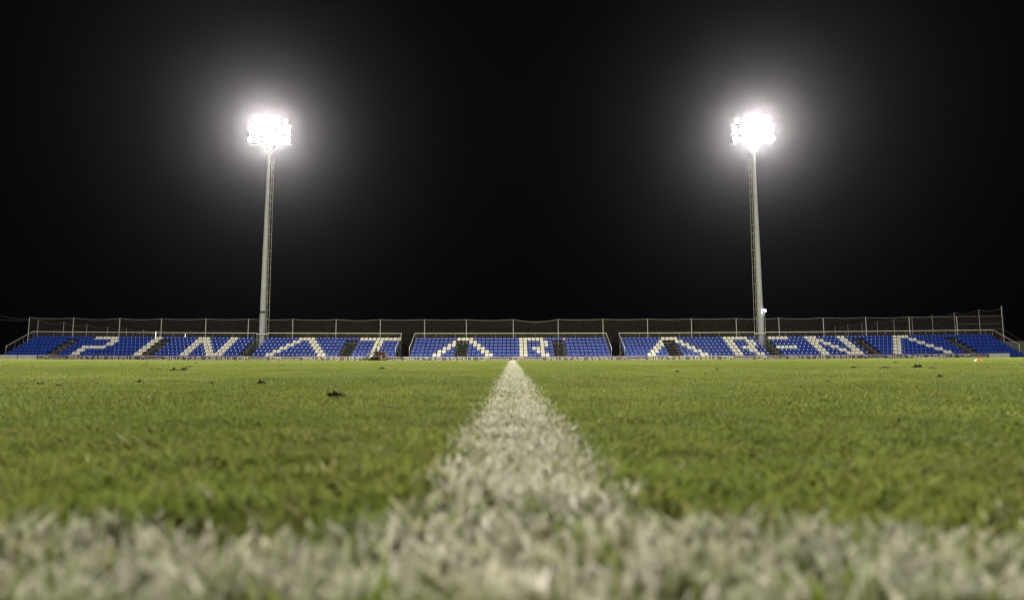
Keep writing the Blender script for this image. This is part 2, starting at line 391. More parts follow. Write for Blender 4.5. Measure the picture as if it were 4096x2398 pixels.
# ------------------------------------------------------------------ grandstand layout
ROWY = lambda r: 73.5 + 0.8*(r-1)                  # backrest of row r (0 hidden behind the boards .. 6 top)
ROWT = lambda r: 1.316 + 0.3975*(r-1)              # top of the backrest
ROWP = lambda r: ROWT(r) - 0.74                    # platform
D6 = (ROWY(6)-CAM.y)*math.cos(PITCH) + 3.2*math.sin(PITCH)
def fit(pts):
    i, x = zip(*pts); c = np.polyfit(i, [(p - PX/2)*D6/F for p in x], 3); return lambda k: float(np.polyval(c, k))
BLK = [
  ('left', 92, fit([(0,143.7),(13,344.1),(16,389.7),(33,656.3),(55,1009.5),(59,1074.6),(67,1204),(82,1449.2),(91,1596.8)]),
    [(0,9,'at the far left end'),(13,32,'spelling P I'),(36,55,'with the first letter N'),(59,78,'with the first letter A'),(82,91,'with the letter T')]),
  ('middle', 46, fit([(0,1670.8),(14,1902.5),(25,2083.3),(37,2281),(45,2413.5)]),
    [(0,9,'right of the left walkway'),(13,32,'with the first letter R'),(36,45,'left of the right walkway')]),
  ('right', 92, fit([(0,2485.4),(10,2650),(13,2700),(25,2897.6),(32,3011.9),(36,3078.3),(45,3223.8),(53,3354),(67,3577),(70,3625.4),(82,3813.9),(91,3955.5)]),
    [(0,9,'right of the right walkway'),(13,32,'with the second letter R'),(36,55,'with the letter E'),(59,78,'with the last letter A'),(82,91,'at the far right end')]),
]
OVER = {'left': {10,11,12,33,34,35,79,80,81}, 'middle': {10,11,12,33,34,35}, 'right': {10,11,12,56,57,58,79,80,81}}
MASTGAP = {'left': (56, 58), 'middle': None, 'right': (33, 35)}
def letterA(c): return {6: range(c, c+4), 5: [c-1, c, c+3, c+4], 4: [c-2, c-1, c+4, c+5], 3: [c-3, c-2, c+5, c+6], 2: [c-4, c-3, c+6, c+7], 1: [c-5, c-4, c+7, c+8]}
def letterN(c): return {6: [c,c+1,c+2,c+8,c+9], 5: [c,c+1,c+2,c+3,c+8,c+9], 4: [c,c+1,c+3,c+4,c+8,c+9], 3: [c,c+1,c+4,c+5,c+8,c+9], 2: [c,c+1,c+5,c+6,c+8,c+9], 1: [c,c+1,c+6,c+7,c+8,c+9]}
def letterR(c): return {6: range(c, c+6), 5: [c,c+1,c+5,c+6], 4: [c,c+1,c+5,c+6], 3: [c,c+1,c+3,c+4,c+5], 2: [c,c+1,c+4,c+5], 1: [c,c+1,c+5,c+6]}
LETTERS = {'left': [('letter P', {6: range(16,22), 5: [21,22], 4: [21,22], 3: range(16,22), 2: [16,17], 1: [16,17]}),
                    ('letter I', {r: [31,32] for r in range(1, 7)}), ('first letter N', letterN(42)),
                    ('first letter A', letterA(67)), ('letter T', {**{r: [86,87] for r in range(1, 6)}, 6: range(82, 92)})],
           'middle': [('second letter A', letterA(10)), ('first letter R', letterR(25))],
           'right': [('third letter A', letterA(10)), ('second letter R', letterR(25)), ('letter E', {6: range(36,41), 3: range(36,41), 0: range(36,41)}),
                     ('second letter N', letterN(45)), ('last letter A', letterA(67))]}
# the first N leans: its left stem follows columns 42, 43
# ------------------------------------------------------------------ seats
def seat_mesh(name, mm):
    bm = bmesh.new(); prof = [(-0.415, 0.365, .40), (-0.41, 0.405, .42), (-0.36, 0.425, .43), (-0.2, 0.410, .445), (-0.07, 0.415, .45), (-0.012, 0.455, .45),
                              (0.012, 0.53, .44), (0.03, 0.62, .435), (0.045, 0.70, .41), (0.05, 0.732, .37), (0.062, 0.742, .33)]
    rows = []
    for i, (y, z, wd) in enumerate(prof):
        row = []
        for t in (-1, -0.82, -0.4, 0, 0.4, 0.82, 1):
            c = t*t; dy = -0.045*c if i > 5 else 0.0; dz = 0.028*c if 1 < i < 6 else 0.0
            row.append(bm.verts.new((wd/2*t, y+dy, z+dz)))
        rows.append(row)
    for a, b in zip(rows, rows[1:]):
        for j in range(6): bm.faces.new((a[j], a[j+1], b[j+1], b[j]))
    bmesh.ops.recalc_face_normals(bm, faces=bm.faces[:])
    bmesh.ops.solidify(bm, geom=bm.faces[:], thickness=0.018)
    for f in bm.faces: f.smooth = True
    for (x0, y0, z0, x1, y1, z1) in ((-0.17, -0.16, 0.30, 0.17, -0.10, 0.395), (-0.03, -0.10, 0.24, 0.03, 0.10, 0.38), (-0.03, 0.06, 0.0, 0.03, 0.10, 0.38)):
        r = bmesh.ops.create_cube(bm, size=1.0, matrix=Matrix.Translation(((x0+x1)/2, (y0+y1)/2, (z0+z1)/2)) @ Matrix.Diagonal((x1-x0, y1-y0, z1-z0, 1)))
        for f in {f for v in r['verts'] for f in v.link_faces}: f.material_index = 1
    me = bpy.data.meshes.new(name); bm.to_mesh(me); bm.free()
    me.materials.append(mm); me.materials.append(M['bracket'])
    return me
SM = {'white': seat_mesh('white_seat', M['white']), 'blue': seat_mesh('blue_seat', M['blue'])}
ROWN = {0: 'lowest row', 1: 'front row', 2: 'second row', 3: 'third row', 4: 'fourth row', 5: 'fifth row', 6: 'top row'}
mass = []
for bname, n, X, secs in BLK:
    white = {}
    for lname, rows in LETTERS[bname]:
        for r, cs in rows.items():
            for q, c in enumerate(cs): white[(r, c)] = (lname, q + 1)
    for r in range(0, 7):
        for c in range(n):
            if c in OVER[bname] and r < 6: continue
            mg = MASTGAP[bname]
            if mg and mg[0] <= c <= mg[1]: continue
            x = X(c); pos = (x + random.uniform(-.008, .008), ROWY(r) + random.uniform(-.008, .008), ROWP(r) + lift(x))
            if (r, c) in white:
                lname, q = white[(r, c)]
                o = bpy.data.objects.new('white_seat', SM['white']); C.objects.link(o)
                o.location = pos; o.rotation_euler = (random.uniform(-.02, .02), 0, random.uniform(-.03, .03))
                tag(o, f'white plastic seat in the {ROWN[r]}, {ORD[q]} from left in the {lname}', 'seat', 'white seats spelling out the letters')
            elif r in (1, 2):
                s = next(s for s in secs if s[0] <= c <= s[1])
                o = bpy.data.objects.new('blue_seat', SM['blue']); C.objects.link(o)
                o.location = pos; o.rotation_euler = (random.uniform(-.02, .02), 0, random.uniform(-.03, .03))
                tag(o, f'blue plastic seat, {ROWN[r]}, {ORD[c - s[0] + 1]} from left in block {s[2]}', 'seat', 'blue seats of the two front rows')
            else: mass.append(pos)
src = SM['blue']; nv = len(src.vertices); co = np.empty(nv*3); src.vertices.foreach_get('co', co); co = co.reshape(-1, 3)
fl = [tuple(p.vertices) for p in src.polygons]; fmi = [p.material_index for p in src.polygons]
lv = np.concatenate([np.array(f) for f in fl]); ln = np.array([len(f) for f in fl])
nM = len(mass); off = np.array(mass)
allv = (co[None] + off[:, None]).reshape(-1, 3)
alll = (lv[None] + (np.arange(nM)*nv)[:, None]).ravel(); alln = np.tile(ln, nM)
me = bpy.data.meshes.new('blue_seats'); me.vertices.add(len(allv)); me.vertices.foreach_set('co', allv.astype(np.float32).ravel())
me.loops.add(len(alll)); me.loops.foreach_set('vertex_index', alll.astype(np.int32))
me.polygons.add(len(alln)); me.polygons.foreach_set('loop_start', np.concatenate([[0], np.cumsum(alln)[:-1]]).astype(np.int32))
me.polygons.foreach_set('material_index', np.tile(np.array(fmi), nM).astype(np.int32)); me.polygons.foreach_set('use_smooth', np.tile(np.array(fmi) == 0, nM))
me.update(calc_edges=True)
M['blue_mass'] = mat('blue_plastic_rows', (0.010, 0.042, 0.30), 0.34, var=0.22, scale=1.3)
me.materials.append(M['blue_mass']); me.materials.append(M['bracket'])
bo = bpy.data.objects.new('blue_seats', me); C.objects.link(bo)
tag(bo, 'rows of blue plastic seats on the upper steps of the stand', 'seats', kind='stuff')

# ------------------------------------------------------------------ grandstand blocks
def net_strip(name, lows, highs, material, parent):
    m = MB(); m.uv = []; s = 0.0
    for (a, b, c, d) in zip(lows, lows[1:], highs, highs[1:]):
        a, b, c, d = map(Vector, (a, b, c, d)); L = (b - a).length
        m.face([a, b, d, c]); m.uv += [(s, a.z), (s+L, b.z), (s+L, d.z), (s, c.z)]; s += L
    return m.build(name, material, parent)
RAILZ = 3.86; RAILY = 77.95
ENDS = {'left': (P(131, 1326, RAILY).x, P(1607, 1330, RAILY).x), 'middle': (P(1659, 1330, RAILY).x, P(2425, 1330, RAILY).x), 'right': (P(2475, 1330, RAILY).x, P(3970, 1321, RAILY).x)}
LAB = {'left': 'left grandstand block, dark stepped deck and white rails under letters P to T',
       'middle': 'short middle grandstand block, dark stepped deck and white rails between the two walkways',
       'right': 'right grandstand block, dark stepped deck and white rails under letters A R E N A'}
for bname, n, X, secs in BLK:
    xa, xb = ENDS[bname]
    gs = empty('grandstand', ((xa+xb)/2, 73, lift((xa+xb)/2)))
    tag(gs, LAB[bname], 'grandstand', 'blocks of the seating stand')
    def add(mb, name, mm, **k): return place(mb.build(name, mm, None, **k), gs)
    gaps = [(secs[i][1], secs[i+1][0]) for i in range(len(secs)-1)]
    spans = []
    for i, s in enumerate(secs):
        l = xa + 0.05 if i == 0 else X(s[0]) - 0.26
        r_ = xb - 0.05 if i == len(secs)-1 else X(s[1]) + 0.26
        spans.append((l, r_))
    for r in range(7):
        d = MB(); z = ROWP(r); y0, y1 = ROWY(r)-0.66, ROWY(r)+0.14
        for (l, r_) in (spans if r < 6 else [(spans[0][0], spans[-1][1])] if not MASTGAP[bname] else
                        [(spans[0][0], X(MASTGAP[bname][0])-0.26), (X(MASTGAP[bname][1])+0.26, spans[-1][1])]):
            k = max(1, int((r_-l)/6)); e = np.linspace(l, r_, k+1)
            for a, b in zip(e, e[1:]):
                d.slab([(a, y0), (b, y0), (b, y1), (a, y1)], lambda x, y: z-0.05+lift(x), lambda x, y: z+lift(x))
                if r and not (r == 6 and False):
                    if r < 6: d.slab([(a, y0+.02), (b, y0+.02), (b, y0+.05), (a, y0+.05)], lambda x, y: z-0.37+lift(x), lambda x, y: z-0.05+lift(x))
        add(d, 'deck_row', M['platform'])
    # stairs
    for gi, (a, b) in enumerate(gaps):
        xl, xr = X(a)+0.27, X(b)-0.27; st = MB(); side = MB(); mid = MB()
        zz = lambda t: ROWP(0) + 0.3975*t/2.0 + lift(xl)
        for t in range(0, 13):
            y = ROWY(0)-0.55 + 0.4*t
            st.box((xl+.04, y, zz(t)-0.035), (xr-.04, y+0.30, zz(t)))
        s0 = add(st, 'stair_flight', M['tread'])
        for x in (xl, xr-.04):
            for t in range(0, 12):
                y = ROWY(0)-0.55+0.4*t
                side.box((x, y-.02, zz(t)-0.30), (x+.04, y+0.40, zz(t)-0.04))
        for r in range(1, 7):
            side.box((xr-.02, ROWY(r)-.66, ROWP(r)-.36+lift(xl)), (xr+.02, ROWY(r)-.60, ROWP(r)+.16+lift(xl)))
            side.box((xl-.02, ROWY(r)-.66, ROWP(r)-.36+lift(xl)), (xl+.02, ROWY(r)-.60, ROWP(r)+.16+lift(xl)))
        add(side, 'stair_side_frame', M['thin'])
        mg = MASTGAP[bname]
        if not mg or mg[0] != a+1:
            mid.box((xl, 77.0, ROWP(6)-0.03+lift(xl)), (xr, 77.05, ROWP(6)+.03+lift(xl)))
            mid.box(((xl+xr)/2-.02, 77.0, ROWP(5)+lift(xl)), ((xl+xr)/2+.02, 77.05, ROWP(6)+lift(xl)))
        else:
            mid.box((xl-.05, 77.3, ROWP(6)+.33+lift(xl)), (xr+.05, 77.34, ROWP(6)+.37+lift(xl)))
            for x in (xl-.05, xr): mid.box((x, 77.3, ROWP(6)-.1+lift(xl)), (x+.04, 77.34, ROWP(6)+.33+lift(xl)))
        add(mid, 'stair_head_rail', M['steel'])
    # steel frame under the deck
    fr = MB(); k = int((xb-xa)/2.6); xs_ = np.linspace(xa+.12, xb-.12, k+1)
    for x in xs_:
        fr.tube([(x, 77.6, 0.0), (x, 77.6, ROWP(6)+lift(x)-.05)], .035, 5); fr.tube([(x, 74.6, 0.0), (x, 74.6, ROWP(2)+lift(x)-.06)], .035, 5)
        fr.tube([(x, 72.2, ROWP(0)+lift(x)-.12), (x, 77.6, ROWP(6)+lift(x)-.15)], .04, 5)
    for x0, x1 in zip(xs_[::3], xs_[1::3]): fr.tube([(x0, 77.55, 0.1), (x1, 77.55, 2.3)], .022, 5)
    add(fr, 'steel_frame', M['steel'])
    # guard rail: back, ends
    rl = MB(); ps = MB(); mg = MASTGAP[bname]
    runs = [(xa, xb)] if not mg else [(xa, X(mg[0])-0.13), (X(mg[1])+0.13, xb)]
    for l, r_ in runs:
        e = np.linspace(l, r_, max(2, int((r_-l)/5)))
        rl.tube([(x, RAILY, RAILZ+lift(x)) for x in e], .038, 6)
        xs2 = np.arange(l+.1, r_, 2.5)
        for i, x in enumerate(xs2): ps.tube([(x, RAILY, ROWP(6)-.3+lift(x)), (x, RAILY, RAILZ+lift(x)-.03)], .024, 5)
        ps.tube([(r_-.03, RAILY, ROWP(6)-.3+lift(r_)), (r_-.03, RAILY, RAILZ+lift(r_)-.03)], .03, 5)
        net_strip_o = net_strip('rail_netting', [(x, RAILY+.03, ROWP(6)+.05+lift(x)) for x in e], [(x, RAILY+.03, RAILZ-.05+lift(x)) for x in e], M['net2'], None)
        place(net_strip_o, gs)
    if mg:
        l, r_ = X(mg[0])-.17, X(mg[1])+.17
        rl.box((l, RAILY-.03, RAILZ-.17+lift(l)), (r_, RAILY+.03, RAILZ-.10+lift(l)))
        for x in (l, l+.12, r_-.04, r_-.16): ps.tube([(x, RAILY, ROWP(6)+lift(x)-.5), (x, RAILY, RAILZ+lift(x)-.12)], .022, 5)
    for x in (xa, xb):
        L0 = lift(x); sg = 1 if x == xa else -1
        rl.tube([(x, RAILY, RAILZ+L0), (x, 74.0, 1.92+L0), (x, 74.0, 0.6+L0)], .036, 6)
        for yy in (75.3, 76.6): ps.tube([(x, yy, .5+.497*(yy-73.5)+L0), (x, yy, RAILZ-.495*(RAILY-yy)+L0)], .022, 5)
        yl = [74.0, 75.3, 76.6, RAILY]
        place(net_strip('end_netting', [(x+sg*.02, y, .3+.497*(y-73.5)+L0) for y in yl], [(x+sg*.02, y, RAILZ-.497*(RAILY-y)-.04+L0) for y in yl], M['net2'], None), gs)
        for yy in (74.6, 76.0, 77.6): ps.tube([(x, yy, 0), (x, yy, .5+.497*(yy-73.5)+L0)], .03, 5)
        ps.tube([(x, 74.6, 0.1), (x, 77.5, 2.2)], .025, 5)
    add(rl, 'guard_rail', M['rail']); add(ps, 'rail_posts', M['thin'])

# ------------------------------------------------------------------ netting fences
fe = empty('netting_fence', (0, 80, 0)); tag(fe, 'long tall netting fence on steel posts behind the whole stand', 'fence')
FPX = [116.7, 294, 479, 646, 823.6, 993.9, 1171.7, 1344.5, 1521.4, 1698.6, 1865.4, 2053, 2232.5, 2412, 2590, 2765.6, 2944.7, 3115.3, 3293.3, 3463.3, 3637, 3827.4, 4010]
FX = [P(p, 1290, 80).x for p in FPX]; FZ = lambda x: 5.74 + lift(x)
lows, highs, cab = [], [], []
sag = [.12, .20, .17, .12, .09, .10, .12, .16, .10, .08, .14, .32, .08, .08, .09, .05, .1, .12, .1, .1, .08, .04]
for i, x in enumerate(FX):
    pm = MB(); pm.tube([(x, 80, 0), (x, 80, FZ(x)+(1.25 if i == len(FX)-1 else 0.03))], .062, 8); place(pm.build('fence_post', M['steel']), fe)
    if i+1 < len(FX):
        for t in np.linspace(0, 1, 9)[:-1]:
            xx = x+(FX[i+1]-x)*t; z = FZ(xx)-sag[i]*4*t*(1-t)
            lows.append((xx, 80.07, 0.4)); highs.append((xx, 80.07, z)); cab.append((xx, 80.07, z+.01))
x = FX[-1]; lows.append((x, 80.07, .4)); highs.append((x, 80.07, FZ(x))); cab.append((x, 80.07, FZ(x)+.01))
c = MB(); c.tube(cab, .026, 5)
for z in (4.75, 4.0): c.tube([(FX[-2], 80.07, z+lift(FX[-2])), ((FX[-2]+FX[-1])/2, 80.07, z-.06+lift(FX[-1])), (FX[-1], 80.07, z+.03+lift(FX[-1]))], .016, 5)
place(c.build('top_cable', M['steel']), fe)
place(net_strip('netting', lows, highs, M['net'], None), fe)
for nm, x0, z0, Y0, n, lab in (('l', P(153, 1280, 82).x, 5.95, 82.0, 9, 'side netting fence running away behind the left end of the stand'),
                               ('r', P(4010, 1232, 80).x+.12, 7.28, 84.3, 9, 'taller side netting fence running away behind the right end of the stand')):
    sf = empty('netting_fence', (x0, Y0, 0)); tag(sf, lab, 'fence')
    yy = [Y0 + 4.75*k for k in range(n)]; lo, hi = [], []
    if nm == 'r': lo.append((x0, 80.2, 1.0)); hi.append((x0, 80.2, 7.25))
    for y in yy:
        pm = MB(); pm.tube([(x0, y, 0), (x0, y, z0)], .06, 6); place(pm.build('fence_post', M['steel']), sf)
    for a, b in zip(([80.2] if nm == 'r' else [])+yy, (yy if nm == 'r' else yy[1:])):
        for t in (0, .25, .5, .75):
            y = a+(b-a)*t; lo.append((x0+.08, y, .4)); hi.append((x0+.08, y, z0-.03-.35*4*t*(1-t)))
    lo.append((x0+.08, yy[-1], .4)); hi.append((x0+.08, yy[-1], z0-.03))
    c = MB(); c.tube(hi, .022, 5); place(c.build('top_cable', M['steel']), sf)
    place(net_strip('netting', lo, hi, M['net'], None), sf)

# wall and cables at the ends
wx0 = P(3985, 1380, 86).x
wl = MB(); wl.slab([(wx0, 86), (wx0+14, 84.5), (wx0+14, 84.8), (wx0, 86.3)], lambda x, y: -.05, lambda x, y: 3.02+.012*(x-wx0)); wo = wl.build('boundary_wall', M['wall'])
tag(wo, 'plain olive grey wall beyond the right end of the stand', 'wall')
def cable(pts, lab):
    p = [Vector(q) for q in pts]; q = []
    for i in range(13):
        t = i/12; q.append(p[0].lerp(p[1], t) - Vector((0, 0, p[2].x*4*t*(1-t))))
    m = MB(); m.tube(q, .02, 5); tag(m.build('overhead_cable', M['wire']), lab, 'cable', 'thin cables at the ends of the stand')
cable([P(-60, 1246, 82), P(206, 1272, 81), (0.5, 0, 0)], 'thin upper overhead cable reaching the netting left of the stand')
cable([P(-60, 1268, 82), P(120, 1280, 81), (0.2, 0, 0)], 'thin lower overhead cable meeting the corner post of the netting')
cable([P(4017, 1316, 80.5), P(4110, 1377, 80.5), (0.1, 0, 0)], 'thin stay cable sloping down from the tall right corner post')

# ------------------------------------------------------------------ floodlight masts
MY = 78.75
def mast(bpx, side, hx, lab):
    base = P(bpx, 1355, MY); x = base.x
    r = empty('floodlight_mast', (x, MY, 0)); tag(r, lab, 'floodlight mast', 'floodlight masts behind the stand')
    p = MB(); H = 28.9
    p.lathe([(.62, 0), (.62, .06), (.41, .1), (.385, 6.0), (.40, 6.0), (.40, 6.12), (.38, 6.12), (.32, 14.5), (.34, 14.5), (.34, 14.75), (.315, 14.75), (.17, H+1.2)], k=20)
    p.build('pole', M['mast'], r, smooth=False)
    for f in bpy.context.scene.objects: pass
    la = MB(); s = side
    for dx in (.55, .84): la.tube([(s*(dx), -.05, 3.2), (s*(dx-.16), -.05, 26.5)], .028, 5)
    for k in range(21):
        z = 3.6+1.09*k; o_ = .16*(z-3.2)/23.3
        la.tube([(s*.34, -.05, z), (s*(.84-o_), -.05, z)], .026, 4)
    for k in range(70):
        z = 3.4+.33*k; o_ = .16*(z-3.2)/23.3
        la.tube([(s*(.55-o_), -.05, z), (s*(.66-o_), -.05, z)], .010, 3)
    la.build('ladder', M['steel'], r)
    # head frame
    fm = MB(); W = 2.62
    zr = [28.75, 30.06, 31.20]
    for z, wd in zip(zr, (W, W, W)):
        fm.box((-wd, -.14, z-.07), (wd, -.02, z+.05)); fm.box((-wd, .5, z-.07), (wd, .62, z+.05))
    for x_ in (-W, 0, W):
        fm.box((x_-.05, -.06, zr[0]-.05), (x_+.05, .04, zr[2]+.05))
    fm.box((-W, -.02, zr[0]-.1), (W, .5, zr[0]-.07))
    for sx in (-1, 1): fm.tube([(sx*.2, 0, 27.25), (sx*1.2, 0, zr[0]-.1)], .034, 6)
    fm.build('head_frame', M['housing'], r)
    n = 0
    for ri, z in enumerate(zr):
        cols = range(6) if ri < 2 else range(5)
        for c_ in cols:
            lx = (-2.4+.96*c_)*(-side) if ri < 2 else (-2.0+.92*c_)*(-side)
            dead = (side == -1 and ri == 0 and c_ == 1)
            lz = z+.36
            tilt = Matrix.Rotation(R(-28), 4, 'X')
            f = empty('tmp'); bpy.data.objects.remove(f)
            hb = MB(); hb.lathe([(.12, .45), (.22, .40), (.34, .16), (.36, .0), (.33, .0)], axis='y', k=14)
            h = hb.build('floodlight', M['housing'], r, smooth=False); h.location = (lx, -.28, lz); h.rotation_euler = (R(32), 0, 0)
            gl = MB(); gl.lathe([(.33, -.005), (.22, -.03), (.05, -.04)], axis='y', k=14)
            q = gl.build('lamp_glass', M['dull_glass'] if dead else M['lamp'], h, smooth=True)
            if dead: q['label'] = 'unlit dark floodlight glass'
    return r, x
mL, xL = mast(1048, 1, 1080, 'left floodlight mast, lit head and unlit box light low on its pole')
mR, xR = mast(3045, -1, 3010, 'right floodlight mast with a small bright white lamp low on its pole')
b = MB(); b.box((-.28, -.62, -.10), (.28, -.44, .10)); o = b.build('box_light', M['black'], mL); o.location = (.12, 0, 6.62)
b = MB(); b.box((-.08, -.635, -.04), (.08, -.62, .04)); g_ = b.build('lamp_glass', M['dull_glass'], o)
b = MB(); b.lathe([(.10, .12), (.17, .02), (.17, 0)], axis='y', k=12); o = b.build('lamp_bracket', M['housing'], mR); o.location = (.42, -.45, 6.72)
b = MB(); b.lathe([(.165, -.004), (.1, -.03)], axis='y', k=12); b.build('lamp_glass', M['led'], o)
b = MB(); b.tube([(.44, -.35, 2.9), (.44, -.35, 6.6)], .03, 5); b.build('conduit', M['steel'], mR)
lp = bpy.data.lights.new('mast_lamp_light', 'SPOT'); lo_ = bpy.data.objects.new('mast_lamp_light', lp); C.objects.link(lo_)
lp.energy = 40; lp.shadow_soft_size = .12; lp.spot_size = R(140); lp.color = (.8, .95, 1.0); lo_.location = (xR+.42, MY-.60, 6.72); lo_.rotation_euler = (R(75), 0, 0)

# ------------------------------------------------------------------ advertising boards
BY = 71.0; BT = 0.88
TXT = {}
def text_mesh(s):
    if s in TXT: return TXT[s]
    cu = bpy.data.curves.new('lettering', 'FONT'); cu.body = s; cu.extrude = 0.0; cu.resolution_u = 3
    o = bpy.data.objects.new('lettering', cu); C.objects.link(o); bpy.context.view_layer.update()
    dg = bpy.context.evaluated_depsgraph_get(); me = bpy.data.meshes.new_from_object(o.evaluated_get(dg))
    v = np.array([x.co[:] for x in me.vertices]); f = [tuple(p.vertices) for p in me.polygons]
    bpy.data.objects.remove(o); bpy.data.curves.remove(cu); bpy.data.meshes.remove(me)
    lo, hi = v.min(0), v.max(0); v = (v-lo)/np.where(hi-lo > 1e-6, hi-lo, 1)
    TXT[s] = (v, f); return TXT[s]
def put_text(m, s, x0, x1, z0, z1, y, slant=0.0):
    v, f = text_mesh(s); n = len(m.v); 
    for p in v:
        x = x0+(x1-x0)*p[0]; m.v.append((x+slant*p[1], y, z0+(z1-z0)*p[1]+lift(x)))
    for q in f: m.f.append(tuple(n+i for i in q)); m.m.append(0)
STROKES = {'P': [[(0,1),(.55,1),(.74,.94),(.82,.78),(.74,.62),(.55,.55),(.22,.53),(.08,.42),(.02,.2),(0,0)]],
  'I': [[(.1,1),(.1,0)]], 'N': [[(0,0),(0,1),(.72,0),(.72,1)]], 'A': [[(0,0),(.42,1),(.84,0)]], 'T': [[(0,1),(.8,1)],[(.4,1),(.4,0)]],
  'R': [[(0,0),(0,1),(.5,1),(.7,.9),(.75,.75),(.7,.6),(.5,.5),(.22,.5)],[(.45,.5),(.8,0)]], 'E': [[(0,1),(.66,1)],[(.1,.52),(.66,.52)],[(0,0),(.66,0)]]}
ADV = {'P': 1.02, 'I': .42, 'N': 1.08, 'A': 1.12, 'T': 1.08, 'R': 1.1, 'E': 1.0, ' ': .35}
def put_arena(m, x0, x1, z0, z1, y):
    s = 'PINATAR ARENA'; tot = sum(ADV[c] for c in s)-.25; u = (x1-x0)/tot; x = x0; H = z1-z0; th = .062
    for c in s:
        for st in STROKES.get(c, []):
            pts = [Vector((x+a*u, b_*(H-th)+z0+th/2)) for a, b_ in st]
            for i in range(len(pts)-1):
                p, q = pts[i], pts[i+1]; d = (q-p).normalized(); nn = Vector((-d.y, d.x))*th/2; e = d*th*.3
                p2, q2 = p-e, q+e; yy = y-.0006*i
                m.face([(w_.x, yy, w_.y+lift(w_.x)) for w_ in (p2+nn, q2+nn, q2-nn, p2-nn)])
        x += ADV[c]*u
BD = [ (-70,68,'w','blank white advertising board leftmost along the touchline'),
 (70,147,'w','narrow blank white board beside the first purple board'),
 (147,267,'c','leftmost purple board with an architect name, next to the blank white board'),
 (267,550,'a','purple board with the arena name in front of the letter P seats'),
 (550,652,'s','purple board with a circle emblem in front of the letter I seats'),
 (652,943,'a','purple board with the arena name in front of the first letter N'),
 (943,1075,'c','purple architect board in front of the left mast stairway'),
 (1075,1205,'c','purple architect board in front of the left foot of first letter A'),
 (1205,1497,'a','purple board with the arena name just left of the mower'),
 (1497,1610,'s','purple board half hidden behind the red mower'),
 (1610,1907,'a','purple board with the arena name in front of the second letter A'),
 (1907,2044,'c','purple architect board just left of the halfway line'),
 (2044,2177,'c','purple architect board just right of the halfway line'),
 (2177,2477,'a','purple board with the arena name, left of the right walkway'),
 (2477,2586,'s','purple board with a circle emblem in front of the right walkway'),
 (2586,2882,'a','purple board with the arena name in front of the third letter A'),
 (2882,3018,'c','purple architect board in front of the second letter R'),
 (3018,3149,'c','purple architect board in front of the right mast stairway'),
 (3149,3443,'a','purple board with the arena name in front of the second letter N'),
 (3443,3543,'s','purple board with a circle emblem, rightmost of its kind'),
 (3543,3832,'a','purple board with the arena name and a torn white strip'),
 (3832,3958,'c','rightmost purple board with an architect name, next to the blank white end'),
 (3958,4040,'w','blank white board at the right end of the row') ]
bx = lambda p: P(p, 1430, BY).x
for i, (a, b_, kind, lab) in enumerate(BD):
    xa, xb = bx(a)+.012, bx(b_)-.012
    if i == len(BD)-1: xb -= 0
    root = empty('advertising_board', ((xa+xb)/2, BY, 0)); tag(root, lab, 'advertising board', 'advertising boards along the far touchline')
    m = MB(); e = np.linspace(xa, xb, max(2, int((xb-xa)/1.5)+1))
    for q, (l, r_) in enumerate(zip(e, e[1:])):
        m.slab([(l, BY), (r_, BY), (r_, BY+.06), (l, BY+.06)], lambda x, y: -.05, lambda x, y: BT-.035+lift(x))
    place(m.build('panel', M['banner_white'] if kind == 'w' else M['banner']), root)
    m = MB(); x = xa
    while x < xb-.2:
        x2 = min(xb, x+2.9); z = random.uniform(-.006, .006)
        m.slab([(x, BY-.012), (x2, BY-.012), (x2, BY+.07), (x, BY+.07)], lambda x, y: BT-.033+lift(x)+z, lambda x, y: BT+lift(x)+z); x = x2+.16
    place(m.build('top_edge', M['edge']), root)
    m = MB(); y = BY-.005
    if kind == 'a': put_arena(m, bx(a+6), bx(b_-9), .26, .79, y)
    if kind == 'c':
        put_text(m, 'C2M', bx(a+5), bx(a+5+.33*(b_-a)), .47, .83, y, .03); put_text(m, 'ARQUITECTURA', bx(a+.40*(b_-a)), bx(b_-6), .45, .67, y)
    if kind == 's':
        cx = bx(a+.2*(b_-a)); m2 = MB()
        for k in range(20):
            t0, t1 = 2*math.pi*k/20, 2*math.pi*(k+1)/20
            m2.face([(cx+r_*math.cos(t), y, .46+r_*math.sin(t)+lift(cx)) for r_, t in ((.32, t0), (.32, t1), (.275, t1), (.275, t0))])
        place(m2.build('emblem', M['print']), root)
        put_text(m, 'Costa Cálida', bx(a+.36*(b_-a)), bx(b_-4), .38, .66, y)
    if kind != 'w': place(m.build('lettering', M['print']), root)
    if 'torn' in lab:
        m = MB(); pts = [(3629, 1423.4), (3660, 1425.8), (3700, 1430.2), (3747, 1427.4), (3779, 1422.5)]
        q = [P(p, z, BY-.03) for p, z in pts]
        for u, v in zip(q, q[1:]): m.face([u+Vector((0, 0, .035)), v+Vector((0, 0, .035)), v-Vector((0, 0, .035)), u-Vector((0, 0, .035))])
        mo = m.build('torn_strip', M['edge']); sd = mo.modifiers.new('s', 'SOLIDIFY'); sd.thickness = .01; place(mo, root)

